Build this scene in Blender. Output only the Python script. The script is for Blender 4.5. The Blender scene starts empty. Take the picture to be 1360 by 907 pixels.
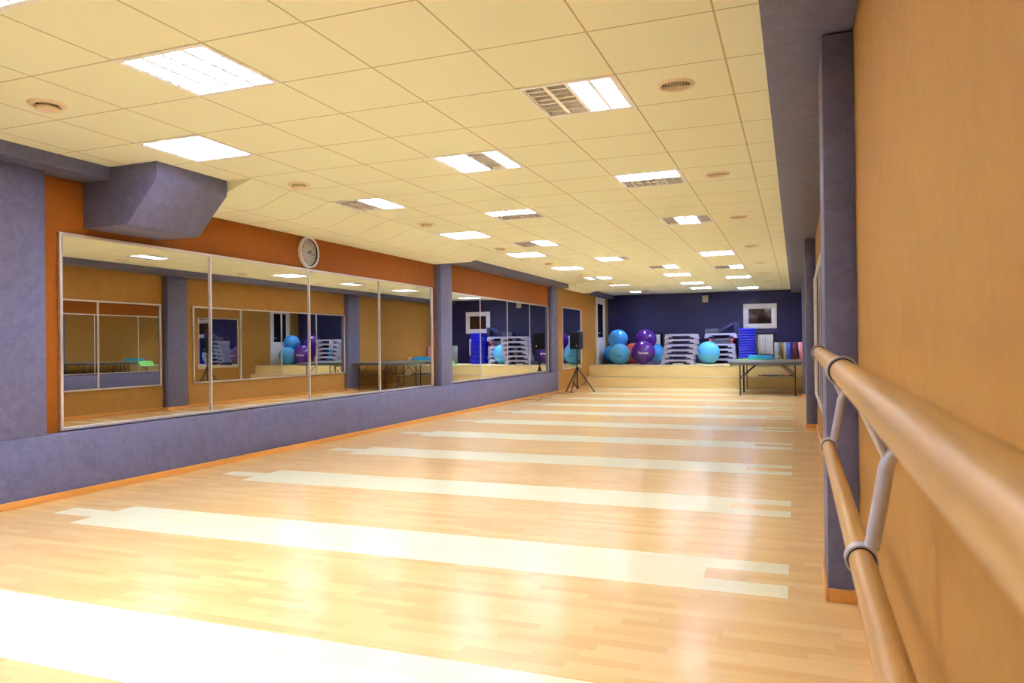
import bpy, bmesh, math, random
from mathutils import Vector, Matrix
random.seed(7)
S = bpy.context.scene
COL = S.collection
PI = math.pi

# ------------------------------------------------------------------ materials
def srgb(r, g, b):
    f = lambda c: (c/255/12.92) if c/255 <= .04045 else ((c/255+.055)/1.055)**2.4
    return (f(r), f(g), f(b), 1)

def new_mat(name):
    m = bpy.data.materials.new(name); m.use_nodes = True
    nt = m.node_tree; b = nt.nodes['Principled BSDF']
    return m, nt, b

def simple(name, col, rough=.5, metal=0., noise=.06, nscale=30., spec=.5, coat=0., bump=0.):
    """Principled surface whose tone wanders a little through a noise texture"""
    m, nt, b = new_mat(name)
    tc = nt.nodes.new('ShaderNodeTexCoord'); n = nt.nodes.new('ShaderNodeTexNoise')
    n.inputs['Scale'].default_value = nscale; n.inputs['Detail'].default_value = 4
    nt.links.new(tc.outputs['Object'], n.inputs['Vector'])
    r = nt.nodes.new('ShaderNodeValToRGB')
    c0 = [max(0, c*(1-noise)) for c in col[:3]]+[1]; c1 = [min(1, c*(1+noise)) for c in col[:3]]+[1]
    r.color_ramp.elements[0].position = .3; r.color_ramp.elements[1].position = .7
    r.color_ramp.elements[0].color = c0; r.color_ramp.elements[1].color = c1
    nt.links.new(n.outputs['Fac'], r.inputs['Fac']); nt.links.new(r.outputs['Color'], b.inputs['Base Color'])
    b.inputs['Roughness'].default_value = rough; b.inputs['Metallic'].default_value = metal
    b.inputs['Specular IOR Level'].default_value = spec; b.inputs['Coat Weight'].default_value = coat
    if bump:
        bp = nt.nodes.new('ShaderNodeBump'); bp.inputs['Strength'].default_value = bump; bp.inputs['Distance'].default_value = .004
        nt.links.new(n.outputs['Fac'], bp.inputs['Height']); nt.links.new(bp.outputs['Normal'], b.inputs['Normal'])
    return m

def plaster(name, c1, c2, scale=7., rough=.5, bump=.25, spec=.35):
    m, nt, b = new_mat(name)
    tc = nt.nodes.new('ShaderNodeTexCoord')
    a = nt.nodes.new('ShaderNodeTexNoise'); a.inputs['Scale'].default_value = scale; a.inputs['Detail'].default_value = 9; a.inputs['Roughness'].default_value = .68; a.inputs['Distortion'].default_value = .9
    d = nt.nodes.new('ShaderNodeTexNoise'); d.inputs['Scale'].default_value = scale*7; d.inputs['Detail'].default_value = 5
    nt.links.new(tc.outputs['Object'], a.inputs['Vector']); nt.links.new(tc.outputs['Object'], d.inputs['Vector'])
    ad = nt.nodes.new('ShaderNodeMath'); ad.operation = 'MULTIPLY_ADD'
    nt.links.new(d.outputs['Fac'], ad.inputs[0]); ad.inputs[1].default_value = .35; nt.links.new(a.outputs['Fac'], ad.inputs[2])
    r = nt.nodes.new('ShaderNodeValToRGB')
    r.color_ramp.elements[0].position = .48; r.color_ramp.elements[1].position = .88
    r.color_ramp.elements[0].color = c1; r.color_ramp.elements[1].color = c2
    nt.links.new(ad.outputs[0], r.inputs['Fac']); nt.links.new(r.outputs['Color'], b.inputs['Base Color'])
    bp = nt.nodes.new('ShaderNodeBump'); bp.inputs['Strength'].default_value = bump; bp.inputs['Distance'].default_value = .004
    nt.links.new(ad.outputs[0], bp.inputs['Height']); nt.links.new(bp.outputs['Normal'], b.inputs['Normal'])
    b.inputs['Roughness'].default_value = rough; b.inputs['Specular IOR Level'].default_value = spec
    return m

class N:
    """tiny expression builder for math nodes"""
    def __init__(s, nt, sock): s.nt, s.k = nt, sock
    def op(s, o, *a):
        n = s.nt.nodes.new('ShaderNodeMath'); n.operation = o
        for i, v in enumerate((s,)+a):
            if isinstance(v, N): s.nt.links.new(v.k, n.inputs[i])
            else: n.inputs[i].default_value = v
        return N(s.nt, n.outputs[0])
    def __add__(s, o): return s.op('ADD', o)
    def __sub__(s, o): return s.op('SUBTRACT', o)
    def __mul__(s, o): return s.op('MULTIPLY', o)
    def __truediv__(s, o): return s.op('DIVIDE', o)
    def gt(s, o): return s.op('GREATER_THAN', o)
    def lt(s, o): return s.op('LESS_THAN', o)
    def floor(s): return s.op('FLOOR')
    def fract(s): return s.op('FRACT')
    def abs(s): return s.op('ABSOLUTE')

def coords(nt):
    tc = nt.nodes.new('ShaderNodeTexCoord'); sp = nt.nodes.new('ShaderNodeSeparateXYZ')
    nt.links.new(tc.outputs['Object'], sp.inputs[0])
    return tc, N(nt, sp.outputs[0]), N(nt, sp.outputs[1]), N(nt, sp.outputs[2])

def mix(nt, fac, a, b):
    n = nt.nodes.new('ShaderNodeMix'); n.data_type = 'RGBA'
    for sock, v in ((n.inputs[0], fac), (n.inputs[6], a), (n.inputs[7], b)):
        if isinstance(v, N): nt.links.new(v.k, sock)
        elif hasattr(v, 'is_output'): nt.links.new(v, sock)
        else: sock.default_value = v
    return n.outputs[2]

# ceiling lattice (suspended 0.6 m tiles)
CX0, CPX, CY0, CPY, CZ = -3.9345, .6, 2.88, .611, 2.706

def ceiling_material():
    m, nt, b = new_mat('mineral_ceiling_tile')
    tc, X, Y, Z = coords(nt)
    lx = ((((X-CX0)/CPX)+.5).fract()-.5).abs()*CPX
    ly = ((((Y-CY0)/CPY)+.5).fract()-.5).abs()*CPY
    line = lx.lt(.0052).op('MAXIMUM', ly.lt(.0052))
    n = nt.nodes.new('ShaderNodeTexNoise'); n.inputs['Scale'].default_value = 140; n.inputs['Detail'].default_value = 5
    nt.links.new(tc.outputs['Object'], n.inputs['Vector'])
    n2 = nt.nodes.new('ShaderNodeTexNoise'); n2.inputs['Scale'].default_value = 1.3
    nt.links.new(tc.outputs['Object'], n2.inputs['Vector'])
    ix = ((X-CX0)/CPX).floor(); iy = ((Y-CY0)/CPY).floor()
    wn = nt.nodes.new('ShaderNodeTexWhiteNoise'); wn.noise_dimensions = '2D'
    cb = nt.nodes.new('ShaderNodeCombineXYZ'); nt.links.new(ix.k, cb.inputs[0]); nt.links.new(iy.k, cb.inputs[1])
    nt.links.new(cb.outputs[0], wn.inputs['Vector'])
    t = mix(nt, N(nt, n.outputs['Fac']), TILE_A, TILE_B)
    t = mix(nt, N(nt, wn.outputs['Value'])*.35, t, TILE_C)
    t = mix(nt, line*.75, t, TILE_LINE)
    nt.links.new(t, b.inputs['Base Color'])
    bp = nt.nodes.new('ShaderNodeBump'); bp.inputs['Strength'].default_value = .25; bp.inputs['Distance'].default_value = .003
    h = N(nt, n.outputs['Fac'])-line*1.5
    nt.links.new(h.k, bp.inputs['Height']); nt.links.new(bp.outputs['Normal'], b.inputs['Normal'])
    b.inputs['Roughness'].default_value = .9; b.inputs['Specular IOR Level'].default_value = .15
    return m

# sprung floor: planks 0.187 m wide running across the room, three-plank pale bands
FY0, FPER, FPW = 3.673, 1.6945, .187
def floor_material():
    m, nt, b = new_mat('striped_wood_floor')
    tc, X, Y, Z = coords(nt)
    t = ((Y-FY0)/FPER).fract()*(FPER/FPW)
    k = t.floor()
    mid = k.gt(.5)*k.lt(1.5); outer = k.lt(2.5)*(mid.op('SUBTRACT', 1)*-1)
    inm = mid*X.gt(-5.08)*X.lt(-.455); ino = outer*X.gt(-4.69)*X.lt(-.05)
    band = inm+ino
    # narrow parquet lamellas
    row = (Y/(FPW/3)).floor()
    wr = nt.nodes.new('ShaderNodeTexWhiteNoise'); wr.noise_dimensions = '1D'; nt.links.new(row.k, wr.inputs['W'])
    seg = (X/.42+N(nt, wr.outputs['Value'])*7).floor()
    cb = nt.nodes.new('ShaderNodeCombineXYZ'); nt.links.new(seg.k, cb.inputs[0]); nt.links.new(row.k, cb.inputs[1])
    wn = nt.nodes.new('ShaderNodeTexWhiteNoise'); wn.noise_dimensions = '2D'; nt.links.new(cb.outputs[0], wn.inputs['Vector'])
    mp = nt.nodes.new('ShaderNodeMapping'); mp.inputs['Scale'].default_value = (1.2, 55, 1)
    nt.links.new(tc.outputs['Object'], mp.inputs['Vector'])
    gr = nt.nodes.new('ShaderNodeTexNoise'); gr.inputs['Scale'].default_value = 2.; gr.inputs['Detail'].default_value = 6
    nt.links.new(mp.outputs[0], gr.inputs['Vector'])
    v = N(nt, wn.outputs['Value'])*.55+N(nt, gr.outputs['Fac'])*.6-.1
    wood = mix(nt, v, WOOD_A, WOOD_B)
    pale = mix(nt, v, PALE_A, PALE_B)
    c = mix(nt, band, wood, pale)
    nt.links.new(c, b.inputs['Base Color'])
    b.inputs['Roughness'].default_value = .26; b.inputs['Specular IOR Level'].default_value = .45
    b.inputs['Coat Weight'].default_value = .10; b.inputs['Coat Roughness'].default_value = .16
    rr = N(nt, gr.outputs['Fac'])*.12+.155
    nt.links.new(rr.k, b.inputs['Roughness'])
    return m

def grain(name, c1, c2, axis=0, rough=.4, sc=1.6, coat=0.):
    m, nt, b = new_mat(name)
    tc = nt.nodes.new('ShaderNodeTexCoord'); mp = nt.nodes.new('ShaderNodeMapping')
    s = [26, 26, 26]; s[axis] = 1.1; mp.inputs['Scale'].default_value = s
    nt.links.new(tc.outputs['Object'], mp.inputs['Vector'])
    n = nt.nodes.new('ShaderNodeTexNoise'); n.inputs['Scale'].default_value = sc; n.inputs['Detail'].default_value = 7; n.inputs['Distortion'].default_value = .4
    nt.links.new(mp.outputs[0], n.inputs['Vector'])
    c = mix(nt, N(nt, n.outputs['Fac']), c1, c2); nt.links.new(c, b.inputs['Base Color'])
    b.inputs['Roughness'].default_value = rough; b.inputs['Coat Weight'].default_value = coat; b.inputs['Coat Roughness'].default_value = .2
    return m

def emit(name, col, strength):
    m, nt, b = new_mat(name)
    b.inputs['Base Color'].default_value = (.9, .9, .9, 1)
    b.inputs['Emission Color'].default_value = col; b.inputs['Emission Strength'].default_value = strength
    return m

TILE_A, TILE_B, TILE_C, TILE_LINE = (.84, .845, .62, 1), (.91, .915, .70, 1), (.87, .865, .64, 1), (.44, .33, .20, 1)
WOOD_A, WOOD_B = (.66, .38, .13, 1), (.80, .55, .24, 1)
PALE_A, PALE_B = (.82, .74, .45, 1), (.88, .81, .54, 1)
M = {}
M['tile'] = ceiling_material()
M['floor'] = floor_material()
M['grey'] = plaster('grey_lilac_plaster', (.108, .104, .182, 1), (.162, .156, .262, 1), 11, .5, .12)
M['brown'] = plaster('ochre_brown_plaster', (.36, .175, .034, 1), (.41, .21, .048, 1), 6, .6, .08, .15)
M['shaded_brown'] = plaster('shade_darkened_brown_plaster', (.225, .058, .003, 1), (.265, .072, .004, 1), 6, .6, .08, .15)  # the hall's brown plaster with the left wall's shade put into its colour
M['indigo'] = plaster('dark_indigo_plaster', (.011, .009, .055, 1), (.017, .014, .080, 1), 5, .5, .08)
M['base'] = grain('orange_baseboard_wood', (.55, .22, .035, 1), (.72, .34, .07, 1), 1, .35)
M['rail'] = grain('varnished_barre_wood', (.33, .15, .026, 1), (.56, .31, .085, 1), 1, .38, 1.2, .15)
M['stage'] = grain('pale_stage_wood', (.76, .58, .24, 1), (.88, .71, .34, 1), 0, .4)
M['alu'] = simple('brushed_aluminium', (.72, .68, .68, 1), .38, .75)
M['silver'] = simple('silver_paint', (.56, .55, .60, 1), .35, .35)
M['louvre'] = simple('bright_louvre_metal', (.90, .88, .86, 1), .25, .55, .03)
M['housing'] = simple('white_enamel', (.86, .84, .80, 1), .45)
M['lamp'] = emit('lit_fluorescent_tube', (.74, .87, 1.18, 1), 78)
M['lampoff'] = simple('unlit_fluorescent_tube', (.85, .84, .80, 1), .3)
M['ventwhite'] = simple('cream_plastic', (.82, .68, .46, 1), .5)
M['dark'] = simple('dark_hollow', (.03, .02, .018, 1), .8)
M['white'] = simple('white_gloss_paint', (.78, .78, .82, 1), .35)
M['blackmetal'] = simple('black_metal', (.012, .012, .016, 1), .4)
M['blackplastic'] = simple('black_plastic', (.006, .006, .008, 1), .5, 0, .06, 30, .3)
M['grille'] = simple('black_grille', (.006, .006, .008, 1), .7, 0, .5, 400, .2)
M['bluemat'] = simple('royal_blue_vinyl', (.010, .012, .50, 1), .25, 0, .15, 8)
M['navymat'] = simple('navy_vinyl', (.012, .012, .075, 1), .4)
M['stepgrey'] = simple('lilac_grey_plastic', (.36, .36, .54, 1), .45)
M['steppurple'] = simple('dark_violet_plastic', (.030, .027, .12, 1), .5)
M['stepdark'] = simple('charcoal_plastic', (.07, .07, .11, 1), .5)
M['rubber'] = simple('grey_rubber', (.22, .21, .33, 1), .7)
M['redcap'] = simple('coral_red_plastic', (.70, .10, .08, 1), .45)
M['lightblue'] = simple('sky_blue_vinyl', (.055, .36, .86, 1), .22, 0, .05, 6, .5)
M['aqua'] = simple('aqua_blue_vinyl', (.09, .44, .88, 1), .24, 0, .05, 6, .5)
M['violet'] = simple('violet_vinyl', (.075, .012, .24, 1), .2, 0, .1, 6, .55)
M['coral'] = simple('orange_red_vinyl', (.70, .10, .055, 1), .3)
M['tabletop'] = simple('green_grey_laminate', (.13, .135, .125, 1), .35)
M['tableedge'] = simple('grey_table_edge', (.10, .10, .09, 1), .45)
M['green'] = simple('lime_green_foam', (.20, .58, .10, 1), .55)
M['turq'] = simple('turquoise_foam', (.02, .33, .62, 1), .5)
M['greyfoam'] = simple('grey_foam', (.23, .26, .25, 1), .7)
M['yellowfoam'] = simple('mustard_foam', (.45, .25, .05, 1), .7)
M['bluefoam'] = simple('ultramarine_foam', (.025, .025, .36, 1), .6)
M['darkfoam'] = simple('dark_slate_foam', (.03, .035, .06, 1), .7)
M['brownfoam'] = simple('rust_brown_foam', (.20, .045, .025, 1), .6)
M['pink'] = simple('pink_foam', (.70, .24, .30, 1), .6)
M['redfoam'] = simple('red_foam', (.55, .03, .02, 1), .5)
M['screen'] = simple('dark_glossy_glass', (.022, .009, .008, 1), .03, 0, .3, 3, .4)
M['doorglass'] = simple('black_door_glass', (.004, .004, .006, 1), .05)
M['dial'] = simple('pale_clock_dial', (.40, .35, .35, 1), .4)
M['ink'] = simple('black_ink', (.03, .025, .03, 1), .5)
M['inkwhite'] = simple('white_ink', (.75, .70, .80, 1), .5)
M['inknavy'] = simple('navy_ink', (.02, .05, .16, 1), .5)
M['cable'] = simple('brown_rubber_cable', (.10, .05, .03, 1), .5)
M['beige'] = simple('beige_plastic', (.58, .49, .40, 1), .5)
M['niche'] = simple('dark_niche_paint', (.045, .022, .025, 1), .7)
M['sky'] = None
mm, nt, b = new_mat('mirror_glass')
b.inputs['Base Color'].default_value = (.80, .80, .79, 1); b.inputs['Metallic'].default_value = 1; b.inputs['Roughness'].default_value = .004
M['mirror'] = mm

# ------------------------------------------------------------------ mesh helpers
class MB:
    def __init__(s): s.bm = bmesh.new()
    def box(s, x0, x1, y0, y1, z0, z1, bev=0, mat=None):
        r = bmesh.ops.create_cube(s.bm, size=1)
        vs = r['verts']
        for v in vs:
            v.co = Vector((x0+(v.co.x+.5)*(x1-x0), y0+(v.co.y+.5)*(y1-y0), z0+(v.co.z+.5)*(z1-z0)))
        if mat is not None:
            for v in vs: v.co = mat @ v.co
        if bev:
            es = list({e for v in vs for e in v.link_edges})
            bmesh.ops.bevel(s.bm, geom=es, offset=bev, segments=2, affect='EDGES', profile=.5)
        return s
    def prism(s, poly, a0, a1, axis='Y', bev=0):
        """poly in (X,Z) for axis Y, (Y,Z) for axis X, (X,Y) for axis Z"""
        def P(p, a):
            if axis == 'Y': return (p[0], a, p[1])
            if axis == 'X': return (a, p[0], p[1])
            return (p[0], p[1], a)
        A = [s.bm.verts.new(P(p, a0)) for p in poly]; B = [s.bm.verts.new(P(p, a1)) for p in poly]
        n = len(poly); fs = [s.bm.faces.new(A), s.bm.faces.new(B[::-1])]
        for i in range(n): fs.append(s.bm.faces.new((A[i], B[i], B[(i+1) % n], A[(i+1) % n])))
        bmesh.ops.recalc_face_normals(s.bm, faces=fs)
        if bev:
            es = list({e for f in fs for e in f.edges})
            bmesh.ops.bevel(s.bm, geom=es, offset=bev, segments=2, affect='EDGES', profile=.5)
        return s
    def tube(s, pts, r, seg=12, cap=True):
        pts = [Vector(p) for p in pts]; rings = []
        rs = r if isinstance(r, (list, tuple)) else [r]*len(pts)
        up = None
        for i, p in enumerate(pts):
            t = (pts[min(i+1, len(pts)-1)]-pts[max(i-1, 0)]).normalized()
            if up is None: up = Vector((0, 0, 1)) if abs(t.z) < .9 else Vector((1, 0, 0))
            a = t.cross(up).normalized(); u2 = a.cross(t).normalized(); up = u2
            rings.append([s.bm.verts.new(p+(a*math.cos(k*2*PI/seg)+u2*math.sin(k*2*PI/seg))*rs[i]) for k in range(seg)])
        for i in range(len(rings)-1):
            for k in range(seg):
                s.bm.faces.new((rings[i][k], rings[i][(k+1) % seg], rings[i+1][(k+1) % seg], rings[i+1][k]))
        if cap:
            s.bm.faces.new(rings[0][::-1]); s.bm.faces.new(rings[-1])
        return s
    def lathe(s, prof, seg=32, M4=None):
        """profile of (radius, z) about Z"""
        M4 = M4 or Matrix.Identity(4); rings = []
        for (r, z) in prof:
            if r < 1e-6: rings.append([s.bm.verts.new(M4 @ Vector((0, 0, z)))])
            else: rings.append([s.bm.verts.new(M4 @ Vector((r*math.cos(k*2*PI/seg), r*math.sin(k*2*PI/seg), z))) for k in range(seg)])
        for a, c in zip(rings, rings[1:]):
            for k in range(seg):
                q = [a[k % len(a)], a[(k+1) % len(a)], c[(k+1) % len(c)], c[k % len(c)]]
                u = []
                for v in q:
                    if v not in u: u.append(v)
                if len(u) > 2: s.bm.faces.new(u)
        return s
    def text(s, string, size, fn, bold=0):
        c = bpy.data.curves.new('t', 'FONT'); c.body = string; c.size = size; c.align_x = 'CENTER'; c.align_y = 'CENTER'; c.offset = bold
        o = bpy.data.objects.new('t', c); COL.objects.link(o); bpy.context.view_layer.update()
        me = bpy.data.meshes.new_from_object(o.evaluated_get(bpy.context.evaluated_depsgraph_get()))
        vs = [s.bm.verts.new(fn(v.co.x, v.co.y)) for v in me.vertices]
        for p in me.polygons:
            try: s.bm.faces.new([vs[i] for i in p.vertices])
            except ValueError: pass
        bpy.data.objects.remove(o); bpy.data.curves.remove(c); bpy.data.meshes.remove(me)
        return s
    def mesh(s, name, mat, smooth=True, recalc=True):
        if recalc: bmesh.ops.recalc_face_normals(s.bm, faces=s.bm.faces[:])
        if smooth:
            for f in s.bm.faces: f.smooth = True
            for e in s.bm.edges:
                if len(e.link_faces) == 2 and e.calc_face_angle(0) > .55: e.smooth = False
        me = bpy.data.meshes.new(name); s.bm.to_mesh(me); s.bm.free()
        me.materials.append(mat if not isinstance(mat, str) else M[mat])
        return me
    def build(s, name, mat, parent=None, loc=(0, 0, 0), rot=(0, 0, 0), **kw):
        return place(name, s.mesh(name, mat, **kw), parent, loc, rot)

def place(name, me, parent=None, loc=(0, 0, 0), rot=(0, 0, 0)):
    o = bpy.data.objects.new(name, me); COL.objects.link(o)
    o.location = loc; o.rotation_euler = rot
    if parent: o.parent = parent
    return o

def tag(o, label, cat, group=None, kind=None):
    o['label'] = label; o['category'] = cat
    if group: o['group'] = group
    if kind: o['kind'] = kind
    return o

def thing(name, label, cat, loc=(0, 0, 0), rot=(0, 0, 0), group=None, kind=None):
    o = bpy.data.objects.new(name, None); COL.objects.link(o)
    o.location = loc; o.rotation_euler = rot; o.empty_display_size = .1
    return tag(o, label, cat, group, kind)

def struct(name, mb, mat, label, cat):
    o = mb.build(name, mat); return tag(o, label, cat, None, 'structure')

def copy_tree(root, loc, rot=None, label=None):
    r = root.copy(); COL.objects.link(r); r.location = loc
    if rot is not None: r.rotation_euler = rot
    if label: r['label'] = label
    for ch in list(root.children):
        c = ch.copy(); COL.objects.link(c); c.parent = r
        for g in list(ch.children):
            d = g.copy(); COL.objects.link(d); d.parent = c
    return r

# ------------------------------------------------------------------ room
XW, XL, XR, XP = -5.62, -5.50, .26, .125       # left wall, plinth/pillar face, right wall, right pillar face
YF, YB = -3.0, 22.80                           # wall behind the viewpoint, end wall
BZ = 2.60                                      # underside of the beams

struct('floor', MB().box(XW-.15, XR+.15, YF-.15, YB+.15, -.12, 0), 'floor', 'glossy honey wood floor with pale cross bands', 'floor')

LIGHTS = [  # column, row, rotated, lit pattern of the four tubes
    (1, 0, 0, '1111'), (-1, 2, 0, '1111'), (4, 2, 0, '0011'), (2, 4, 0, '1101'), (4, 6, 1, '0011'), (-1, 6, 0, '0011'),
    (1, 8, 1, '0011'), (-1, 10, 0, '1111'), (4, 10, 0, '0110'), (0, 12, 0, '0011'), (-1, 14, 0, '1111'), (-1, 18, 0, '1111'),
    (1, 16, 0, '1110'), (-1, 22, 0, '1011'), (-1, 26, 1, '0001'), (-1, 30, 0, '1100'), (4, 16, 0, '1111'), (2, 19, 0, '0011'),
    (4, 20, 0, '0011'), (2, 22, 0, '1111'), (4, 24, 0, '1111'), (2, 26, 0, '1111'), (2, 29, 0, '1111'), (4, 30, 0, '1111')]
ADDED_BEHIND = [(1, -2, 0, '1111'), (4, -2, 0, '1111'), (-1, -2, 0, '1111'), (2, -6, 0, '1111'), (4, -6, 0, '1111')]  # unseen luminaires added to brighten the near floor and barre
cells = {(c, r) for c, r, _, _ in LIGHTS+ADDED_BEHIND}
mb = MB()
xs = [XW]+[CX0+CPX*i for i in range(-2, 7)]+[XR]
ys = [YF]+[CY0+CPY*j for j in range(-9, 32)]+[YB]
for i in range(len(xs)-1):
    for j in range(len(ys)-1):
        if (i-3, j-10) in cells: continue
        v = [mb.bm.verts.new(p) for p in ((xs[i], ys[j], CZ), (xs[i], ys[j+1], CZ), (xs[i+1], ys[j+1], CZ), (xs[i+1], ys[j], CZ))]
        mb.bm.faces.new(v)
bmesh.ops.remove_doubles(mb.bm, verts=mb.bm.verts[:], dist=1e-5)
ceil = mb.build('ceiling', 'tile', smooth=False, recalc=False)
tag(ceil, 'suspended ceiling of square cream mineral tiles', 'ceiling', None, 'structure')
struct('trim_1', MB().box(XW-.1, XR+.1, YF-.1, YB+.1, 2.86, 2.92), 'dark', 'dark slab above the suspended ceiling', 'slab')

struct('wall_left', MB().box(XW-.13, XW, YF-.13, YB+.13, 0, 2.86), 'shaded_brown', 'brown plaster wall with shade in its colour, behind the long mirrors', 'wall')
struct('wall_right', MB().box(XR, XR+.13, YF-.13, YB+.13, 0, 2.86), 'brown', 'ochre brown plaster wall beside the wooden barre', 'wall')
struct('wall_front', MB().box(XW, XR, YF-.13, YF, 0, 2.86), 'brown', 'plaster wall behind the viewpoint', 'wall')

# end wall with two radiator niches
NICHES = [(-4.37, -3.81, .815, 1.515), (-1.076, -.559, .815, 1.464)]
mb = MB(); NB = .16
cuts = [XW]+[v for n in NICHES for v in n[:2]]+[XR]
for a, c in ((0, 1), (2, 3), (4, 5)): mb.box(cuts[a], cuts[c], YB, YB+.13, 0, 2.86)
for x0, x1, z0, z1 in NICHES:
    mb.box(x0, x1, YB, YB+.13, 0, z0); mb.box(x0, x1, YB, YB+.13, z1, 2.86)
struct('wall_back', mb, 'indigo', 'dark indigo end wall above the stage', 'wall')
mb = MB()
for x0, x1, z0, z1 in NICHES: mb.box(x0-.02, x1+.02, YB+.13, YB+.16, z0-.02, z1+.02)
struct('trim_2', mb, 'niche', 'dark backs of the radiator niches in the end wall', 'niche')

struct('wall_left_alcove', MB().box(XW, XL, 17.54, YB, 0, BZ), 'brown', 'ochre brown wall stretch behind the loudspeaker', 'wall')
struct('trim_3', MB().box(XW, XL, YF, 17.54, 0, .52, .006), 'grey', 'low lilac grey plinth under the left mirrors', 'plinth')
LPIL = [(2.9, 4.13, 'wide lilac grey pilaster at the left edge of the photo'), (11.08, 11.50, 'slim lilac grey pilaster right of the clock wall'), (17.13, 17.54, 'slim lilac grey pilaster beside the loudspeaker')]
for k, (a, c, l) in enumerate(LPIL):
    struct('trim_%d' % (4+k), MB().box(XW, XL, a, c, .52, BZ, .004), 'grey', l, 'pilaster')
RPIL = [(3.70, 4.20, 'dark grey pilaster on the right wall nearest the barre end'), (11.0, 11.5, 'middle dark grey pilaster on the right wall'), (17.2, 17.75, 'far dark grey pilaster beside the folding tables')]
for k, (a, c, l) in enumerate(RPIL):
    struct('trim_%d' % (7+k), MB().box(XP, XR, a, c, 0, BZ, .004), 'grey', l, 'pilaster')
struct('trim_10', MB().box(XW, -5.31, YF, 4.56, BZ, 2.86, .004), 'grey', 'grey plaster beam along the left wall in front of the duct box', 'beam')
struct('trim_11', MB().box(XW, -5.31, 11.08, YB, BZ, 2.86, .004), 'grey', 'grey plaster beam along the left wall towards the stage', 'beam')
struct('trim_12', MB().box(-.13, XR, YF, YB, BZ+.01, 2.86, .004), 'grey', 'wide grey plaster beam along the right wall', 'beam')
struct('trim_13', MB().prism([(XW, 2.75), (-4.80, 2.75), (-4.80, 2.565), (-5.13, 2.215), (XW, 2.215)], 4.56, 5.35, 'Y', .004), 'grey', 'grey duct box with slanted front hanging above the first mirror', 'duct box')
struct('trim_14', MB().prism([(XW, 2.74), (-4.545, CZ+.001), (-4.545, CZ-.001), (-4.95, 2.556), (XW, 2.548)], 5.37, 11.08, 'Y'), 'tile', 'lowered slanting strip of ceiling tiles above the clock', 'ceiling')
struct('trim_15', MB().prism([(-5.45, 2.74), (-4.80, CZ+.001), (-4.80, CZ-.001), (-5.28, 2.59), (-5.45, 2.585)], 17.85, 19.75, 'Y'), 'tile', 'short slanting ceiling strip near the white door', 'ceiling')

struct('baseboard_left', MB().box(XL, XL+.014, YF, 20.12, 0, .055, .003), 'base', 'orange wooden baseboard along the lilac plinth', 'baseboard')
mb = MB()
prev = YF
for a, c, _ in RPIL:
    mb.box(XR-.014, XR, prev, a, 0, .06, .003)
    mb.box(XP-.014, XP, a-.014, c+.014, 0, .06, .003)
    mb.box(XP, XR-.014, a-.014, a, 0, .06, .003); mb.box(XP, XR-.014, c, c+.014, 0, .06, .003)
    prev = c
mb.box(XR-.014, XR, prev+.02, 20.12, 0, .06, .003)
struct('baseboard_right', mb, 'base', 'orange wooden baseboard round the right wall pilasters', 'baseboard')

# stage with two steps
st = thing('stage', 'pale yellow wooden stage of two steps across the end of the hall', 'stage', (0, 20.18, 0), kind='structure')
def part(mb, name, mat, parent, **kw): return mb.build(name, mat, parent, **kw)
for nm, y0, z0, z1 in (('lower_step', 0, 0, .30), ('upper_step', .26, 0, .588)):
    o = part(MB().box(XL+.001, XR-.001, y0, 2.615 if z1 > .5 else .26, z0, z1-.006), nm, 'stage', st); o['kind'] = 'structure'
    q = part(MB().box(XL+.002, XR-.002, y0-.012, (2.615 if z1 > .5 else .26), z1-.006, z1, .002), 'tread', 'stage', st); q['kind'] = 'structure'
    q2 = part(MB().box(XL+.002, XR-.002, y0-.02, y0+.03, z1-.014, z1+.003, .002), 'nosing', 'alu', st); q2['kind'] = 'structure'

# door on the left wall, on the stage
d = thing('door_1', 'white half-glazed door on the stage beside the exercise balls', 'door', (XL, 21.72, .589), kind='structure')
mb = MB(); w = .52; h = 1.985
mb.box(0, .045, -w, -w+.07, 0, h, .003).box(0, .045, w-.07, w, 0, h, .003).box(0, .045, -w+.07, w-.07, h-.07, h, .003)
part(mb, 'door_frame', 'white', d)
mb = MB(); a = w-.075
mb.box(0, .03, -a, a, 0, .80, .003).box(0, .03, -a, -a+.11, .80, h-.075, .003).box(0, .03, a-.11, a, .80, h-.075, .003).box(0, .03, -a+.11, a-.11, h-.19, h-.075, .003)
mb.box(.03, .036, -a+.12, a-.12, .12, .70, .004)
leaf = part(mb, 'door_leaf', 'white', d)
part(MB().box(.008, .02, -a+.11, a-.11, .80, h-.19), 'glass_pane', 'doorglass', leaf)
mb = MB().box(.03, .038, -a+.03, -a+.07, .78, 1.0, .003).tube([(.036, -a+.05, .93), (.07, -a+.05, .93), (.075, -a+.06, .93), (.075, -a+.20, .93)], .009, 10)
part(mb, 'door_handle', 'alu', leaf)

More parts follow.
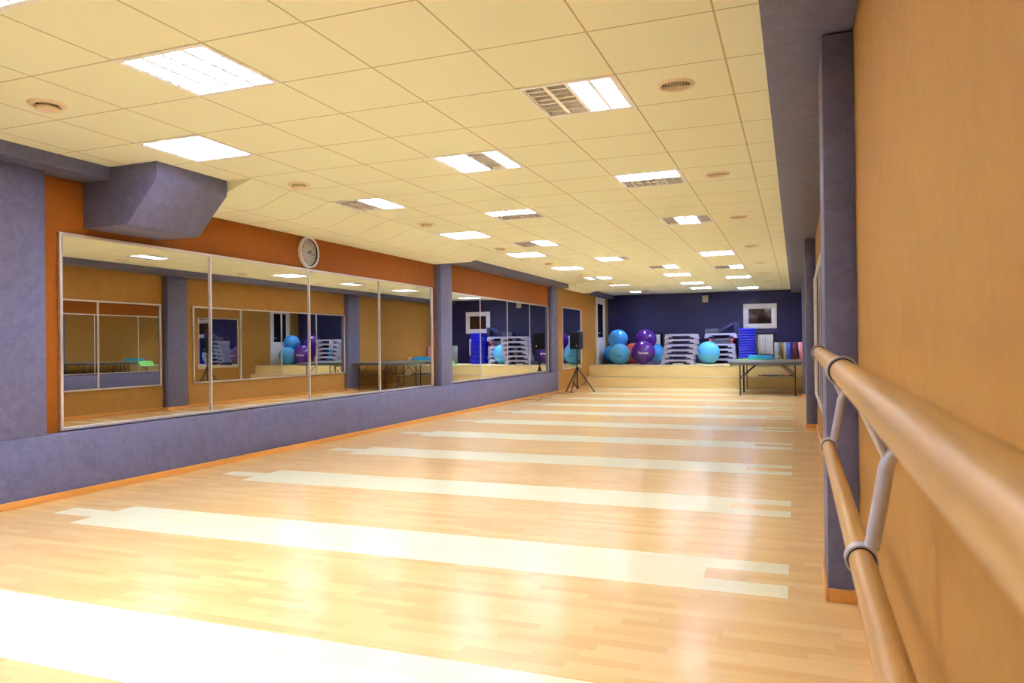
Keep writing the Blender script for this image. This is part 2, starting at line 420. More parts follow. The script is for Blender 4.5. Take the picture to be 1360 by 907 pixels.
# ------------------------------------------------------------------ mirrors
def wall_mirror(label, x, facing, edges, z0, z1, turn=0.):
    """edges: list of Y joints. facing +1 looks to +X. built round a base at the middle of its lower edge"""
    yc = (edges[0]+edges[-1])/2
    t = thing('wall_mirror', label, 'mirror', (x, yc, z0), group=None)
    s = facing; e = [v-yc for v in edges]; H = z1-z0; fw = .026
    X = lambda a, b: (min(s*a, s*b), max(s*a, s*b))
    x0, x1 = X(0, .032)
    mb = MB()
    mb.box(x0, x1, e[0], e[-1], 0, fw, .003).box(x0, x1, e[0], e[-1], H-fw, H, .003)
    mb.box(x0, x1, e[0], e[0]+fw, fw, H-fw, .003).box(x0, x1, e[-1]-fw, e[-1], fw, H-fw, .003)
    part(mb, 'frame', 'alu', t)
    for k in range(len(e)-1):
        a = e[k]+(fw if k == 0 else .0); c = e[k+1]-(fw if k == len(e)-2 else 0)
        part(MB().box(-.002, .002, a+.001-(a+c)/2, c-.001-(a+c)/2, fw, H-fw), 'mirror_panel', 'mirror', t, smooth=False, loc=(s*.014, (a+c)/2, 0), rot=(0, 0, turn))
        if k:
            q0, q1 = X(.0245, .031)
            part(MB().box(q0, q1, e[k]-.009, e[k]+.009, fw, H-fw, .001), 'joint_strip', 'alu', t)
    return t
wall_mirror('long four-panel mirror under the wall clock and duct box', XW, 1, [4.32, 5.99, 7.64, 9.29, 10.96], .53, 2.155)
wall_mirror('four-panel mirror between the two slim left pilasters', XW, 1, [11.53, 12.93, 14.34, 15.73, 17.06], .54, 2.125, -.012)
wall_mirror('narrow single mirror on the brown wall behind the loudspeaker', XL, 1, [17.86, 19.60], .56, 2.14)
wall_mirror('right wall mirror just beyond the end of the barre', XR, -1, [5.41, 6.795, 8.18, 9.565, 10.95], .48, 2.05)
wall_mirror('right wall mirror past the middle pilaster, seen in reflection', XR, -1, [11.76, 13.15, 14.54, 15.915, 17.19], .48, 2.05)

# ------------------------------------------------------------------ ceiling lights
fx, fy = CPX/2, CPY/2
mb = MB()
ho = .272; zt = .085
# housing: flange ring + open box upwards
mb.box(-fx, fx, -fy, -ho, -.005, .004).box(-fx, fx, ho, fy, -.005, .004).box(-fx, -ho, -ho, ho, -.005, .004).box(ho, fx, -ho, ho, -.005, .004)
mb.box(-ho-.01, -ho, -ho-.01, ho+.01, .004, zt).box(ho, ho+.01, -ho-.01, ho+.01, .004, zt)
mb.box(-ho, ho, -ho-.01, -ho, .004, zt).box(-ho, ho, ho, ho+.01, .004, zt).box(-ho-.01, ho+.01, -ho-.01, ho+.01, zt, zt+.008)
ME_HOUSING = mb.mesh('housing', 'housing')
mb = MB()
for k in range(-1, 2):
    c = k*ho/2
    mb.prism([(c-.012, .0), (c+.012, .0), (c+.004, .05), (c+.002, zt-.001), (c-.002, zt-.001), (c-.004, .05)], -ho+.001, ho-.001, 'Y')
for s in (-1, 1):
    mb.prism([(s*(ho-.001), 0), (s*(ho-.012), 0), (s*(ho-.004), .05), (s*(ho-.001), .05)], -ho+.001, ho-.001, 'Y')
for q in range(4):
    xa, xb = -ho+q*ho/2+.012, -ho+(q+1)*ho/2-.012
    for j in range(1, 7):
        y = -ho+j*2*ho/7
        mb.prism([(y-.006, 0), (y+.006, 0), (y+.0012, .028), (y-.0012, .028)], xa-.006, xb+.006, 'X')
ME_LOUVRE = mb.mesh('louvre', 'louvre')
def tube_me(mat):
    mb = MB().tube([(0, -.262, 0), (0, -.25, 0), (0, .25, 0), (0, .262, 0)], .0125, 10)
    return mb.mesh('tube', mat)
ME_LIT, ME_UNLIT = tube_me('lamp'), tube_me('lampoff')
ORD = ['first', 'second', 'third', 'fourth', 'fifth', 'sixth', 'seventh', 'eighth', 'ninth']
STATE = {'1111': 'all tubes lit', '0011': 'left half dark', '1101': 'one dim strip', '0001': 'mostly unlit', '0110': 'only its middle lit',
         '1110': 'right edge dark', '1011': 'one narrow dark strip', '1100': 'right half dark'}
COLN = {-1: 'row along the left mirrors', 1: 'row second from the left wall', 0: 'tile column beside the left row', 2: 'middle row', 4: 'row nearest the right beam'}
seen = {}
for c, r, rot, pat in LIGHTS+ADDED_BEHIND:
    beh = (c, r, rot, pat) in ADDED_BEHIND
    x = CX0+CPX*(c+.5); y = CY0+CPY*(r+.5)
    if beh: lab = 'added square fill light behind the viewpoint, %s' % COLN[c] if r == -2 else 'added square fill light farthest behind the viewpoint, %s' % COLN[c]
    elif c == 0: lab = 'square louvred ceiling light one tile right of the left row, left half dark'
    else:
        seen[c] = seen.get(c, 0)+1
        lab = '%s square ceiling light of the %s, %s' % (ORD[seen[c]-1], COLN[c], 'near half dark' if rot and pat == '0011' else STATE[pat])
    t = thing('ceiling_light', lab, 'ceiling light', (x, y, CZ), (0, 0, -PI/2 if rot else 0), 'square louvred ceiling lights')
    if rot: t.scale = (CPY/CPX, CPX/CPY, 1)
    place('housing', ME_HOUSING, t); place('louvre', ME_LOUVRE, t)
    for k in range(4):
        o = place('tube', ME_LIT if pat[k] == '1' else ME_UNLIT, t, ((k-1.5)*ho/2, 0, .056))

# ------------------------------------------------------------------ ceiling vents
for k, (x, y) in enumerate([(-4.29, 3.24), (-4.30, 5.73), (-4.27, 8.21), (-4.29, 10.74), (-4.28, 13.12), (-4.27, 15.60), (-4.29, 18.12)]):
    t = thing('air_valve', '%s round cream disc valve hanging in the left ceiling row' % ORD[k], 'vent', (x, y, CZ), group='disc valves of the left ceiling row')
    part(MB().lathe([(.062, 0), (.062, -.006), (.078, -.016), (.100, -.012), (.108, 0)], 36), 'collar', 'ventwhite', t)
    part(MB().lathe([(.0, -.001), (.0615, -.001), (.0615, -.004), (0, -.004)], 28), 'throat', 'dark', t)
    part(MB().lathe([(0, -.046), (.055, -.044), (.066, -.036), (.066, -.028), (.052, -.012), (.02, -.004), (0, -.004)], 36), 'disc', 'ventwhite', t)
for k, (x, y) in enumerate([(-.64, 4.40), (-.645, 6.88), (-.63, 9.31), (-.635, 12.20), (-.63, 14.80), (-.63, 17.15), (-.62, 19.4)]):
    t = thing('air_grille', '%s round ringed air grille in the right ceiling row' % ORD[k], 'vent', (x, y, CZ), group='round grilles of the right ceiling row')
    part(MB().lathe([(.083, 0), (.083, -.010), (.092, -.015), (.104, -.009), (.110, 0)], 40), 'rim', 'ventwhite', t)
    part(MB().lathe([(0, -.001), (.082, -.001), (.082, -.003), (0, -.003)], 32), 'throat', 'dark', t)
    mb = MB()
    for r in (.018, .034, .050, .066):
        mb.lathe([(r, -.004), (r+.006, -.014), (r+.009, -.014), (r+.003, -.004), (r, -.004)], 32)
    part(mb, 'rings', 'ventwhite', t)

# ------------------------------------------------------------------ wall clock
t = thing('wall_clock', 'round white-rimmed wall clock above the first long mirror', 'clock', (XW, 7.65, 2.36))
R90 = Matrix.Rotation(PI/2, 4, 'Y')                       # lathe axis Z -> +X
part(MB().lathe([(.169, .004), (.170, .030), (.180, .042), (.190, .036), (.194, .012), (.194, .001), (.169, .001)], 48, R90), 'rim', 'white', t)
part(MB().lathe([(.1625, .003), (.163, .022), (.1685, .024), (.1685, .003)], 48, R90), 'inner_ring', 'blackplastic', t)
part(MB().lathe([(0, .012), (.162, .012), (.162, .004), (0, .004)], 40, R90), 'dial', 'dial', t)
mb = MB()
for n in range(1, 13):
    a = math.radians(90-30*n); cy, cz = -.122*math.cos(a)*-1, .122*math.sin(a)
    # seen from +X, right is +Y
    mb.text(str(n), .042, lambda u, v, cy=cy, cz=cz: Vector((.0135, cy+u, cz+v)), .0012)
part(mb, 'numerals', 'ink', t, smooth=False)
def hand(name, ang, ln, wd, xo, tail=.02):
    a = math.radians(90-ang); dy, dz = math.cos(a), math.sin(a)
    P = [(-tail, -wd), (ln*.8, -wd*.8), (ln, 0), (ln*.8, wd*.8), (-tail, wd)]
    part(MB().prism([(u*dy-v*dz, u*dz+v*dy) for u, v in P], xo, xo+.002, 'X'), name, 'ink', t)
hand('hour_hand', 68, .085, .008, .016); hand('minute_hand', 106, .125, .006, .019)
part(MB().lathe([(0, .025), (.008, .024), (.009, .014), (0, .013)], 16, R90), 'hub', 'ink', t)

# ------------------------------------------------------------------ ballet barre
SL = .0101
bt = thing('ballet_barre', 'double wooden ballet barre on silver brackets along the right wall', 'barre', (XR, 1.7, .0))
def barre_pt(x, z, y): return (x-XR, y-1.7, z+SL*y)
UX, UZ, LX, LZ, RR = .0906, 1.19-.0808, .122, 1.19-.475, .025
Y0, Y1 = -.9, 3.50
part(MB().tube([barre_pt(UX, UZ, Y0), barre_pt(UX, UZ, .6), barre_pt(UX, UZ, Y1)], RR, 40), 'upper_rail', 'rail', bt)
part(MB().tube([barre_pt(LX, LZ, Y0), barre_pt(LX, LZ, .6), barre_pt(LX, LZ, Y1)], RR, 40), 'lower_rail', 'rail', bt)
def ring(c, axis_rot, r0, r1, hw, name):
    Mx = Matrix.Translation(Vector(c)) @ Matrix.Rotation(-PI/2, 4, 'X')
    part(MB().lathe([(r0, -hw), (r1, -hw), (r1, hw), (r0, hw), (r0, -hw)], 36, Mx), name, 'silver', bt)
for y in (-.35, 1.72, 3.40):
    ring(barre_pt(UX, UZ, y), 0, RR+.0035, RR+.0075, .017, 'rail_ring'); ring(barre_pt(LX, LZ, y), 0, RR+.0035, RR+.0075, .017, 'rail_ring')
    for X_, Z_ in ((UX, UZ), (LX, LZ)):
        Mx = Matrix.Translation(Vector(barre_pt(X_, Z_, y))) @ Matrix.Rotation(-PI/2, 4, 'X')
        part(MB().lathe([(RR+.0004, -.019), (RR+.0033, -.019), (RR+.0033, .019), (RR+.0004, .019), (RR+.0004, -.019)], 36, Mx), 'ring_liner', 'blackplastic', bt)
    J = Vector(barre_pt(.176, .922, y))
    lo = Vector(barre_pt(LX+.020, LZ+.024, y)); up = Vector(barre_pt(UX+.016, UZ-.026, y))
    part(MB().tube([lo, lo.lerp(J, .5), J+Vector((-.004, 0, -.012)), J+Vector((.004, 0, .012)), J.lerp(Vector((0, y-1.7, .99+SL*y)), .5), Vector((-.002, y-1.7, 1.0+SL*y))], .0155, 16), 'bracket_arm', 'silver', bt)
    part(MB().tube([J, J.lerp(up, .5), up], .0095, 14), 'bracket_strut', 'silver', bt)
    Mx = Matrix.Translation(Vector((0, y-1.7, 1.0+SL*y))) @ Matrix.Rotation(-PI/2, 4, 'Y')
    part(MB().lathe([(0, .001), (.036, .001), (.036, .006), (.02, .012), (0, .012)], 28, Mx), 'wall_plate', 'silver', bt)
    if y > 3:
        for X_, Z_, in ((UX, UZ), (LX, LZ)):
            p = Vector(barre_pt(X_, Z_, Y1))
            part(MB().lathe([(0, .012), (RR*.8, .010), (RR+.002, .004), (RR+.002, -.012), (RR+.0004, -.012), (RR+.0004, .0005), (0, .0005)], 36, Matrix.Translation(p) @ Matrix.Rotation(-PI/2, 4, 'X')), 'end_cap', 'silver', bt)

# ------------------------------------------------------------------ loudspeaker and tripod
sx, sy = -5.09, 17.80
t = thing('speaker_stand', 'black tripod stand carrying the loudspeaker', 'stand', (sx, sy, 0))
part(MB().tube([(0, 0, .10), (0, 0, .62)], .019, 14).tube([(0, 0, .60), (0, 0, 1.056)], .0155, 14), 'pole', 'blackmetal', t)
part(MB().lathe([(.021, .53), (.034, .535), (.036, .60), (.026, .625), (.0195, .63), (.0195, .53)], 20), 'collar', 'blackplastic', t)
part(MB().lathe([(0, .085), (.026, .09), (.03, .105), (.028, .15), (.0195, .155), (0, .155)], 20), 'lower_hub', 'blackplastic', t)
part(MB().tube([(.02, 0, .80), (.055, -.01, .80)], .008, 10).lathe([(0, 0), (.018, .002), (.018, .012), (0, .014)], 12, Matrix.Translation((.055, -.01, .80)) @ Matrix.Rotation(PI/2, 4, 'Y')), 'knob', 'blackplastic', t)
for (fx_, fy_) in ((-.32, .10), (-.06, -.34), (.37, .20)):
    top = Vector((fx_*.09, fy_*.09, .565)); ft = Vector((fx_, fy_, .018))
    lg = part(MB().tube([top, ft], .0135, 12), 'leg', 'blackmetal', t)
    part(MB().tube([ft+(top-ft)*.06, ft+(top-ft)*-.02], [.017, .018], 12), 'rubber_foot', 'blackplastic', lg)
    m_ = top.lerp(ft, .52)
    part(MB().tube([(fx_*.07, fy_*.07, .12), m_], .007, 8), 'brace', 'blackmetal', lg)
t = thing('loudspeaker', 'black loudspeaker box on the tripod stand before the narrow mirror', 'loudspeaker', (sx, sy, 1.07), (0, 0, math.radians(-14)))
part(MB().prism([(-.142, -.12), (.142, -.12), (.142, .04), (.09, .15), (-.09, .15), (-.142, .04)], .0, .43, 'Z', .012), 'cabinet', 'blackplastic', t)
mb = MB().box(-.128, .128, -.128, -.118, .03, .41, .006)
part(mb, 'front_grille', 'grille', t)
part(MB().box(.05, .075, -.132, -.127, .065, .105, .002), 'badge', 'alu', t)
part(MB().lathe([(0, -.012), (.024, -.012), (.024, .0), (.0, .0)], 18), 'pole_socket', 'blackplastic', t)
pts = [(-5.46, 15.0), (-5.40, 15.25), (-5.22, 15.05), (-5.15, 15.2), (-5.22, 15.5), (-5.36, 15.6), (-5.33, 15.9), (-5.18, 15.75), (-5.2, 16.1), (-5.40, 16.6), (-5.43, 17.1), (-5.30, 17.3), (-5.20, 17.55), (-5.12, 17.70)]
def smooth_path(P, n=6):
    out = []
    for i in range(len(P)-1):
        p0, p1, p2, p3 = [Vector(P[max(0, min(len(P)-1, i+k))]) for k in (-1, 0, 1, 2)]
        for j in range(n):
            u = j/n
            out.append(.5*((2*p1)+(p2-p0)*u+(2*p0-5*p1+4*p2-p3)*u*u+(3*p1-p0-3*p2+p3)*u**3))
    return out+[Vector(P[-1])]
o = MB().tube([(p.x, p.y, .006) for p in smooth_path(pts)], .0055, 8).build('power_cable', 'cable')
tag(o, 'thin brown cable looping on the floor below the loudspeaker', 'cable')

# ------------------------------------------------------------------ folding tables (the two halves pushed together)
t1 = thing('folding_table', 'dark green-grey folding table, nearer of the pair on the right', 'table', (-.65, 18.0, 0), group='pair of folding tables before the stage')
HX, HY, TZ = .765, .685, .755
part(MB().box(-HX, HX, -HY, HY, TZ-.024, TZ, .004), 'tabletop', 'tabletop', t1)
mb = MB().box(-HX+.01, HX-.01, -HY+.008, -HY+.026, TZ-.075, TZ-.024, .003).box(-HX+.01, HX-.01, HY-.026, HY-.008, TZ-.075, TZ-.024, .003)
mb.box(-HX+.01, -HX+.028, -HY+.026, HY-.026, TZ-.075, TZ-.024, .003).box(HX-.028, HX-.01, -HY+.026, HY-.026, TZ-.075, TZ-.024, .003)
part(mb, 'apron', 'tableedge', t1)
for s in (-1, 1):
    xl = -.54 if s < 0 else .62
    for q in (-1, 1):
        yl = q*.56
        lg = part(MB().tube([(xl, yl, TZ-.03), (xl, yl, .018)], .0135, 12), 'leg', 'blackmetal', t1)
        part(MB().lathe([(0, 0), (.017, 0), (.018, .022), (0, .024)], 14, Matrix.Translation((xl, yl, 0))), 'rubber_foot', 'blackplastic', lg)
        part(MB().tube([(xl, yl*.97, .40), (xl-s*.36, yl*.97, TZ-.03)], .008, 8), 'brace', 'blackmetal', t1)
    part(MB().tube([(xl, -.56, .37), (xl, .56, .37)], .0115, 10), 'crossbar', 'blackmetal', t1)
    part(MB().tube([(xl, -.64, TZ-.035), (xl, .64, TZ-.035)], .0115, 10), 'pivot_bar', 'blackmetal', t1)
copy_tree(t1, (-.65, 19.385, 0), None, 'dark green-grey folding table, farther of the pair, against the stage')

# lime mat draped over the left end, turquoise mat, strap
mb = MB()
prof = [(-.08, TZ), (-.3, TZ), (-.62, TZ), (-.755, TZ), (-.782, TZ-.004), (-.79, TZ-.02), (-.83, TZ-.10), (-.90, TZ-.17)]
th = .012
nrm = []
for i, p in enumerate(prof):
    a = prof[max(0, i-1)]; c = prof[min(len(prof)-1, i+1)]
    dx, dz = c[0]-a[0], c[1]-a[1]; l = math.hypot(dx, dz); nrm.append((dz/l*-1 if False else -dz/l*-1*0+(-dz/l if dx > 0 else dz/l)*0, 0))
topo = [(p[0]-(0 if i < 4 else .012), p[1]+(th+.002 if i < 4 else .010)) for i, p in enumerate(prof)]
mb.prism([(p[0], p[1]+.002 if i < 4 else p[1]) if i < 4 else (p[0]-.006, p[1]) for i, p in enumerate(prof)]+[(q[0]-(.006 if i >= 4 else 0), q[1]) for i, q in list(enumerate(topo))[::-1]], -.30, .30, 'Y')
o = mb.build('exercise_mat', 'green', None, (-.65, 19.65, 0))
tag(o, 'lime green mat drooping over the left end of the far table', 'mat')
t = thing('folded_mat', 'turquoise folded mat lying on the far table', 'mat', (-.82, 19.70, TZ+.016))
for k in range(3):
    part(MB().box(-.33+k*.015, .30-k*.02, -.17, .20, k*.033, k*.033+.031, .012), 'fold', 'turq', t)
t = thing('strap_loop', 'small white strap loop beside the turquoise mat', 'strap', (-.40, 19.62, TZ+.001))
pp = [(.02, 0, .008), (.025, 0, .05), (.01, 0, .088), (-.025, 0, .092), (-.04, 0, .065)]
part(MB().tube(smooth_path([Vector(p) for p in pp]), .008, 8), 'webbing', 'white', t)

# ------------------------------------------------------------------ exercise balls
SZ = .589
def ball(name, label, c, r, mat, text=None, ink=None, tdir=None, tsize=.09, roll=0.):
    t = thing('exercise_ball', label, 'exercise ball', (c[0], c[1], c[2]-r), group='exercise balls on the stage')
    mb = MB(); prof = []
    n = 40
    for i in range(n+1):
        a = -PI/2+PI*i/n
        rr = r*math.cos(a); z = r*math.sin(a)
        # shallow moulded rings round the poles
        k = 1-.004*(1 if (i % 4 == 0 and (i < 10 or i > 30)) else 0)
        prof.append((max(0, rr*k) if 0 < i < n else 0, r+z*k))
    mb.lathe(prof, 56)
    Mx = Matrix.Translation((0, 0, r)) @ Matrix.Rotation(.5, 4, 'X') @ Matrix.Rotation(.35, 4, 'Y') @ Matrix.Translation((0, 0, -r))
    for v in mb.bm.verts: v.co = Mx @ v.co
    part(mb, 'skin', mat, t)
    if text:
        D = Vector(tdir).normalized(); Rt = D.cross(Vector((0, 0, -1))).normalized()*1; Rt = Vector((0, 0, 1)).cross(D).normalized(); U = D.cross(Rt).normalized()
        def fn(u, v):
            u, v = u*math.cos(roll)-v*math.sin(roll), u*math.sin(roll)+v*math.cos(roll)
            return Vector((0, 0, r))+(D+Rt*(u/r)+U*(v/r)).normalized()*(r*1.004)
        part(MB().text(text, tsize, fn, .002), 'lettering', ink, t, smooth=False)
    t2 = part(MB().lathe([(0, .004), (.009, .003), (.011, 0), (.009, -.003)], 14, Matrix.Translation((0, 0, r)) @ Matrix.Rotation(2.2, 4, 'Y') @ Matrix.Translation((0, 0, r))), 'valve_plug', 'white', t)
    return t
ball('b', 'front light blue ball with small dark lettering, lower left of the pile', (-4.79, 21.24, SZ+.304), .304, 'aqua', 'TORNEO', 'inknavy', (.10, -1, -.20), .052, -.12)
ball('b', 'light blue ball half hidden at the far left by the white door', (-5.215, 22.15, SZ+.272+.029), .272, 'lightblue')
ball('b', 'light blue ball resting on top of the two left ones', (-4.93, 21.66, 1.326), .292, 'lightblue')
ball('b', 'orange red ball wedged behind the purple and blue ones', (-4.56, 22.12, SZ+.309), .309, 'coral')
ball('b', 'large purple ball with white lettering at the front of the pile', (-4.114, 21.26, SZ+.344), .344, 'violet', 'Torneo', 'inkwhite', (.18, -1, -.02), .105, 0)
ball('b', 'purple ball balanced on top of the pile', (-4.137, 21.83, 1.311), .311, 'violet')
ball('b', 'light blue ball behind the purple one, right of the pile', (-3.95, 22.25, SZ+.298), .298, 'lightblue')
ball('b', 'single light blue ball between the two stacks of step platforms', (-2.346, 21.76, SZ+.323), .323, 'aqua')
o = MB().box(-.45, .42, -.5, .5, 0, .028, .008).build('floor_mat', 'navymat', None, (-5.02, 22.22, SZ)); tag(o, 'dark blue mat on the stage under the left balls', 'mat')
o = MB().prism([(-.16, 0), (.16, 0), (.14, .10), (-.14, .10)], -.1, .1, 'Y', .008).build('riser_block', 'steppurple', None, (-3.76, 20.98, SZ)); tag(o, 'small violet riser block in front of the balls', 'riser')

# ------------------------------------------------------------------ step platforms
SH = .144
def step_proto(label, loc):
    t = thing('step_platform', label, 'step platform', loc, group='stacked aerobic step platforms')
    W, Wt = .465, .437
    poly = [(-W, 0), (-Wt, SH-.012), (-Wt+.012, SH-.006), (Wt-.012, SH-.006), (Wt, SH-.012), (W, 0),
            (W-.105, 0), (W-.115, .045), (.255, .045), (.245, .088), (-.245, .088), (-.255, .045), (-W+.115, .045), (-W+.105, 0)]
    part(MB().prism(poly, -.20, .20, 'Y', .004), 'platform', 'stepgrey', t)
    part(MB().box(-Wt+.02, Wt-.02, -.185, .185, SH-.006, SH-.001, .002), 'tread_mat', 'rubber', t)
    for s in (-1, 1):
        part(MB().prism([(s*.17, .002), (s*.34, .002), (s*.33, .044), (s*.24, .046), (s*.235, .086), (s*.18, .086)], -.14, .14, 'Y', .003), 'support_block', 'steppurple', t)
    return t
o0 = None
for k, x in enumerate((-3.123, -3.108, -3.051, -3.036, -3.015, -3.010)):
    lab = ['lowest', 'second', 'third', 'fourth', 'fifth', 'topmost'][k]+' grey step platform of the six-high stack beside the balls'
    if o0 is None: o0 = step_proto(lab, (x, 21.27, SZ))
    else: copy_tree(o0, (x, 21.27+random.uniform(-.01, .01), SZ+k*(SH-.0005)), (0, 0, random.uniform(-.012, .012)), lab)
for k, x in enumerate((-2.09, -2.06, -2.08, -2.09)):
    copy_tree(o0, (x, 22.38, SZ+k*(SH-.0005)), (0, 0, random.uniform(-.02, .02)), ['lowest', 'second', 'third', 'fourth'][k]+' grey step platform of the stack behind the single ball')
zt_ = SZ+4*(SH-.0005)
def dark_step(label, loc, rz):
    t = thing('exercise_bar', label, 'exercise bar', loc, (0, 0, rz), group='dark bars with red ends between step platforms')
    part(MB().box(-.27, .27, -.14, .14, 0, .078, .012), 'body', 'stepdark', t)
    for s in (-1, 1):
        part(MB().box(min(s*.272, s*.35), max(s*.272, s*.35), -.145, .145, .002, .076, .014), 'end_cap', 'redcap', t)
    return t
dark_step('lower dark bar with red ends inside the second platform stack', (-2.06, 22.37, zt_), .06)
dark_step('upper dark bar with red ends inside the second platform stack', (-2.02, 22.37, zt_+.079), -.05)
copy_tree(o0, (-2.04, 22.39, zt_+.16), (0, 0, .02), 'topmost grey step platform on the stack behind the single ball')
ztop = zt_+.16+SH
t = thing('storage_tray', 'dark grey shallow tray lying on the top platform behind the ball', 'tray', (-2.295, 22.39, ztop+.001))
part(MB().box(-.19, .19, -.15, .15, 0, .02, .004).box(-.19, -.175, -.15, .15, .02, .135, .004).box(.175, .19, -.15, .15, .02, .135, .004).box(-.175, .175, -.15, -.135, .02, .135, .004).box(-.175, .175, .135, .15, .02, .135, .004), 'tray_body', 'stepdark', t)
t = thing('folding_cushion', 'dark navy cushion propped up like a seat on the second stack', 'cushion', (-1.772, 22.39, ztop+.001))
part(MB().box(.10, .21, -.17, .17, 0, .30, .015), 'upright_pad', 'navymat', t)
part(MB().box(-.22, .22, -.17, .17, -.035, .035, .012, Matrix.Translation((-.115, 0, .155)) @ Matrix.Rotation(-.50, 4, 'Y')), 'slanted_pad', 'navymat', t)

# ------------------------------------------------------------------ blue vinyl cushions
def cushion(label, loc, rz, w=.225, h=.132):
    t = thing('vinyl_cushion', label, 'cushion', loc, (0, 0, rz), group='stack of royal blue cushions')
    part(MB().box(-w, w, -.26, .26, 0, h*.48, .03), 'lower_pad', 'bluemat', t)
    part(MB().box(-w-.004, w+.004, -.262, .262, h*.49, h, .032), 'upper_pad', 'bluemat', t)
    return t
CZs = SZ
for k in range(7):
    lab = ['lowest', 'second', 'third', 'middle', 'fifth', 'sixth', 'topmost'][k]+' royal blue cushion of the stack under the wall picture'
    w = .252 if k < 2 else .232
    cushion(lab, (-1.297+random.uniform(-.012, .012), 22.2, CZs), random.uniform(-.06, .06), w, .1425)
    CZs += .1435

# ------------------------------------------------------------------ rolled mats standing by the right end
def rolled(label, x, y, r, h, mat, tilt=(0, 0), z=SZ):
    t = thing('rolled_mat', label, 'rolled mat', (x, y, z), (tilt[0], tilt[1], 0), group='rolled mats standing by the right wall')
    mb = MB(); turns = 4; n = turns*26; th = r/(turns+.6)*.82
    inner, outer = [], []
    for i in range(n+1):
        a = 2*PI*i/26; rad = .012+(r-.012-th)*i/n
        inner.append((rad*math.cos(a), rad*math.sin(a))); outer.append(((rad+th)*math.cos(a), (rad+th)*math.sin(a)))
    V = []
    for zz in (0, h):
        V.append(([mb.bm.verts.new((p[0], p[1], zz)) for p in inner], [mb.bm.verts.new((p[0], p[1], zz)) for p in outer]))
    for i in range(n):
        mb.bm.faces.new((V[0][1][i], V[0][1][i+1], V[1][1][i+1], V[1][1][i])); mb.bm.faces.new((V[0][0][i+1], V[0][0][i], V[1][0][i], V[1][0][i+1]))
        mb.bm.faces.new((V[1][0][i], V[1][1][i], V[1][1][i+1], V[1][0][i+1])); mb.bm.faces.new((V[0][0][i+1], V[0][1][i+1], V[0][1][i], V[0][0][i]))
    mb.bm.faces.new((V[0][1][n], V[0][0][n], V[1][0][n], V[1][1][n])); mb.bm.faces.new((V[0][0][0], V[0][1][0], V[1][1][0], V[1][0][0]))
    part(mb, 'roll', mat, t, recalc=False)
    return t
rolled('thick light grey rolled mat right of the radiator', -.489, 22.0, .0925, .60, 'greyfoam')
rolled('slim mustard rolled mat between the two grey ones', -.365, 22.14, .046, .587, 'yellowfoam')
rolled('second grey rolled mat beside the mustard one', -.273, 22.02, .068, .597, 'greyfoam')
rolled('bright blue rolled mat in the middle of the row', -.16, 21.88, .072, .597, 'bluefoam')
rolled('dark slate rolled mat leaning behind the blue one', -.118, 22.2, .06, .607, 'darkfoam', (0, .07))
rolled('rust brown rolled mat leaning beside the pink one', -.015, 22.04, .057, .59, 'brownfoam', (0, -.06), SZ+.004)
rolled('pink rolled mat against the right wall', .157, 21.96, .075, .597, 'pink', (0, -.08), SZ+.006)
t = thing('small_dumbbell', 'small red hand weight leaning in front of the pink roll', 'hand weight', (.047, 21.78, SZ+.022), (0, .9, 0))
part(MB().tube([(-.06, 0, .075), (.06, 0, .075)], .014, 12), 'grip', 'white', t)
for s in (-1, 1): part(MB().lathe([(0, -.03), (.03, -.028), (.036, -.018), (.036, .018), (.03, .028), (0, .03)], 18, Matrix.Translation((s*.075, 0, .075)) @ Matrix.Rotation(PI/2, 4, 'Y')), 'weight_head', 'redfoam', t)

# hand weights in a row on the lower step, under the table
HW = [(-.88, 'redcap', 'coral red'), (-.775, 'bluefoam', 'bright blue'), (-.665, 'bluefoam', 'deep blue'), (-.56, 'navymat', 'navy'), (-.455, 'navymat', 'dark navy'),
      (-.345, 'stepdark', 'charcoal'), (-.24, 'redfoam', 'red'), (-.13, 'darkfoam', 'slate')]
for k, (x, mt, cn) in enumerate(HW):
    t = thing('dumbbell', '%s dumbbell, %s from the left in the row on the lower step' % (cn, ORD[k]), 'dumbbell', (x, 20.315, .304), (0, 0, random.uniform(-.2, .2)), group='dumbbells on the lower step')
    part(MB().tube([(-.02, 0, .027), (.02, 0, .027)], .012, 12), 'grip', mt, t)
    for s in (-1, 1): part(MB().lathe([(0, -.013), (.022, -.013), (.027, -.008), (.027, .008), (.022, .013), (0, .013)], 6, Matrix.Translation((s*.032, 0, .0272)) @ Matrix.Rotation(PI/2, 4, 'Y')), 'weight_head', mt, t)

# ------------------------------------------------------------------ things on the end wall
t = thing('wall_picture', 'white framed dark glossy picture high on the indigo wall', 'picture', (-.98, YB, 1.591))
W_, H_ = .462, .726
mb = MB(); b_ = .145
mb.box(-W_, W_, -.03, -.001, 0, b_, .005).box(-W_, W_, -.03, -.001, H_-b_, H_, .005).box(-W_, -W_+b_, -.03, -.001, b_, H_-b_, .005).box(W_-b_, W_, -.03, -.001, b_, H_-b_, .005)
part(mb, 'frame', 'white', t)
part(MB().box(-W_+b_, W_-b_, -.018, -.010, b_, H_-b_), 'glass', 'screen', t)
mb = MB()
for a0, a1, z0, z1 in ((-W_+b_, W_-b_, b_, b_+.012), (-W_+b_, W_-b_, H_-b_-.012, H_-b_), (-W_+b_, -W_+b_+.012, b_, H_-b_), (W_-b_-.012, W_-b_, b_, H_-b_)): mb.box(a0, a1, -.024, -.018, z0, z1, .001)
part(mb, 'inner_slip', 'blackplastic', t)
t = thing('alarm_box', 'small beige box high on the end wall under the ceiling', 'wall box', (-2.524, YB, 2.404))
part(MB().box(-.085, .085, -.05, -.001, 0, .205, .008), 'casing', 'beige', t)
part(MB().box(-.062, .062, -.056, -.05, .03, .175, .004), 'front_panel', 'beige', t)
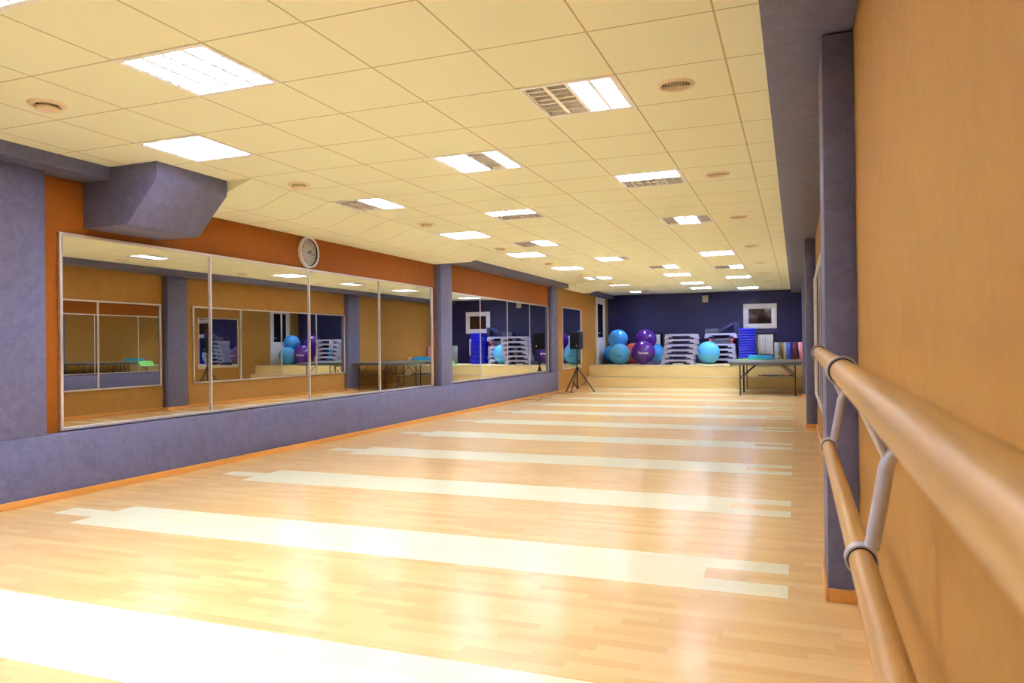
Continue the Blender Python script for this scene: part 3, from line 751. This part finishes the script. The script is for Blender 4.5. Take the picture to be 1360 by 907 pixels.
for (x0, x1, z0, z1), lab in zip(NICHES, ('white ribbed radiator in the niche behind the purple ball', 'white ribbed radiator in the niche under the wall picture')):
    t = thing('radiator', lab, 'radiator', ((x0+x1)/2-.02, YB+.028, z0+.015), group='radiators in the end wall niches')
    n = 6; wd = (x1-x0-.09); p = wd/n; hh = z1-z0-.06
    for k in range(n):
        xc = -wd/2+p*(k+.5)
        part(MB().box(xc-p*.47, xc+p*.47, -.045, -.025, .02, hh-.03, .006).prism([(xc-p*.40, hh-.10), (xc+p*.40, hh-.10), (xc+p*.40, hh), (xc-p*.40, hh)], -.02, .035, 'Y', .004).box(xc-.006, xc+.006, -.025, .03, .02, hh-.10), 'fin', 'white', t)
    part(MB().tube([(-wd/2, 0, .035), (wd/2, 0, .035)], .016, 10).tube([(-wd/2, 0, hh-.05), (wd/2, 0, hh-.05)], .016, 10).box(-.2, -.17, -.01, .01, -.015, .03).box(.17, .2, -.01, .01, -.015, .03), 'manifold', 'white', t)

# ------------------------------------------------------------------ camera
f_px, yaw, pit, roll = 985.1, .3659, .0048, -.0109
a, c = math.cos(yaw), math.sin(yaw); cp, sp = math.cos(pit), math.sin(pit)
Fv = Vector((-c*cp, a*cp, sp)); Rv = Vector((a, c, 0)); Uv = Rv.cross(Fv)
R2 = Rv*math.cos(roll)+Uv*math.sin(roll); U2 = -Rv*math.sin(roll)+Uv*math.cos(roll)
cam = bpy.data.cameras.new('camera'); co = bpy.data.objects.new('camera', cam); COL.objects.link(co)
co.matrix_world = Matrix(((R2.x, U2.x, -Fv.x, 0), (R2.y, U2.y, -Fv.y, 0), (R2.z, U2.z, -Fv.z, 1.19), (0, 0, 0, 1)))
cam.sensor_fit = 'HORIZONTAL'; cam.sensor_width = 36; cam.lens = f_px/1360*36; cam.clip_start = .02
cam.dof.use_dof = True; cam.dof.focus_distance = 9.0; cam.dof.aperture_fstop = 7.5
S.camera = co

# ------------------------------------------------------------------ world and view
wd = bpy.data.worlds.new('world'); S.world = wd; wd.use_nodes = True
wd.node_tree.nodes['Background'].inputs[0].default_value = (.02, .02, .025, 1)
vs = S.view_settings; vs.view_transform = 'Standard'; vs.look = 'None'; vs.gamma = 1; vs.use_curve_mapping = False
vs.exposure = 1.56
S.cycles.max_bounces = 14; S.cycles.diffuse_bounces = 6; S.cycles.glossy_bounces = 8
S.cycles.sample_clamp_indirect = 8; S.cycles.caustics_reflective = True; S.cycles.caustics_refractive = False
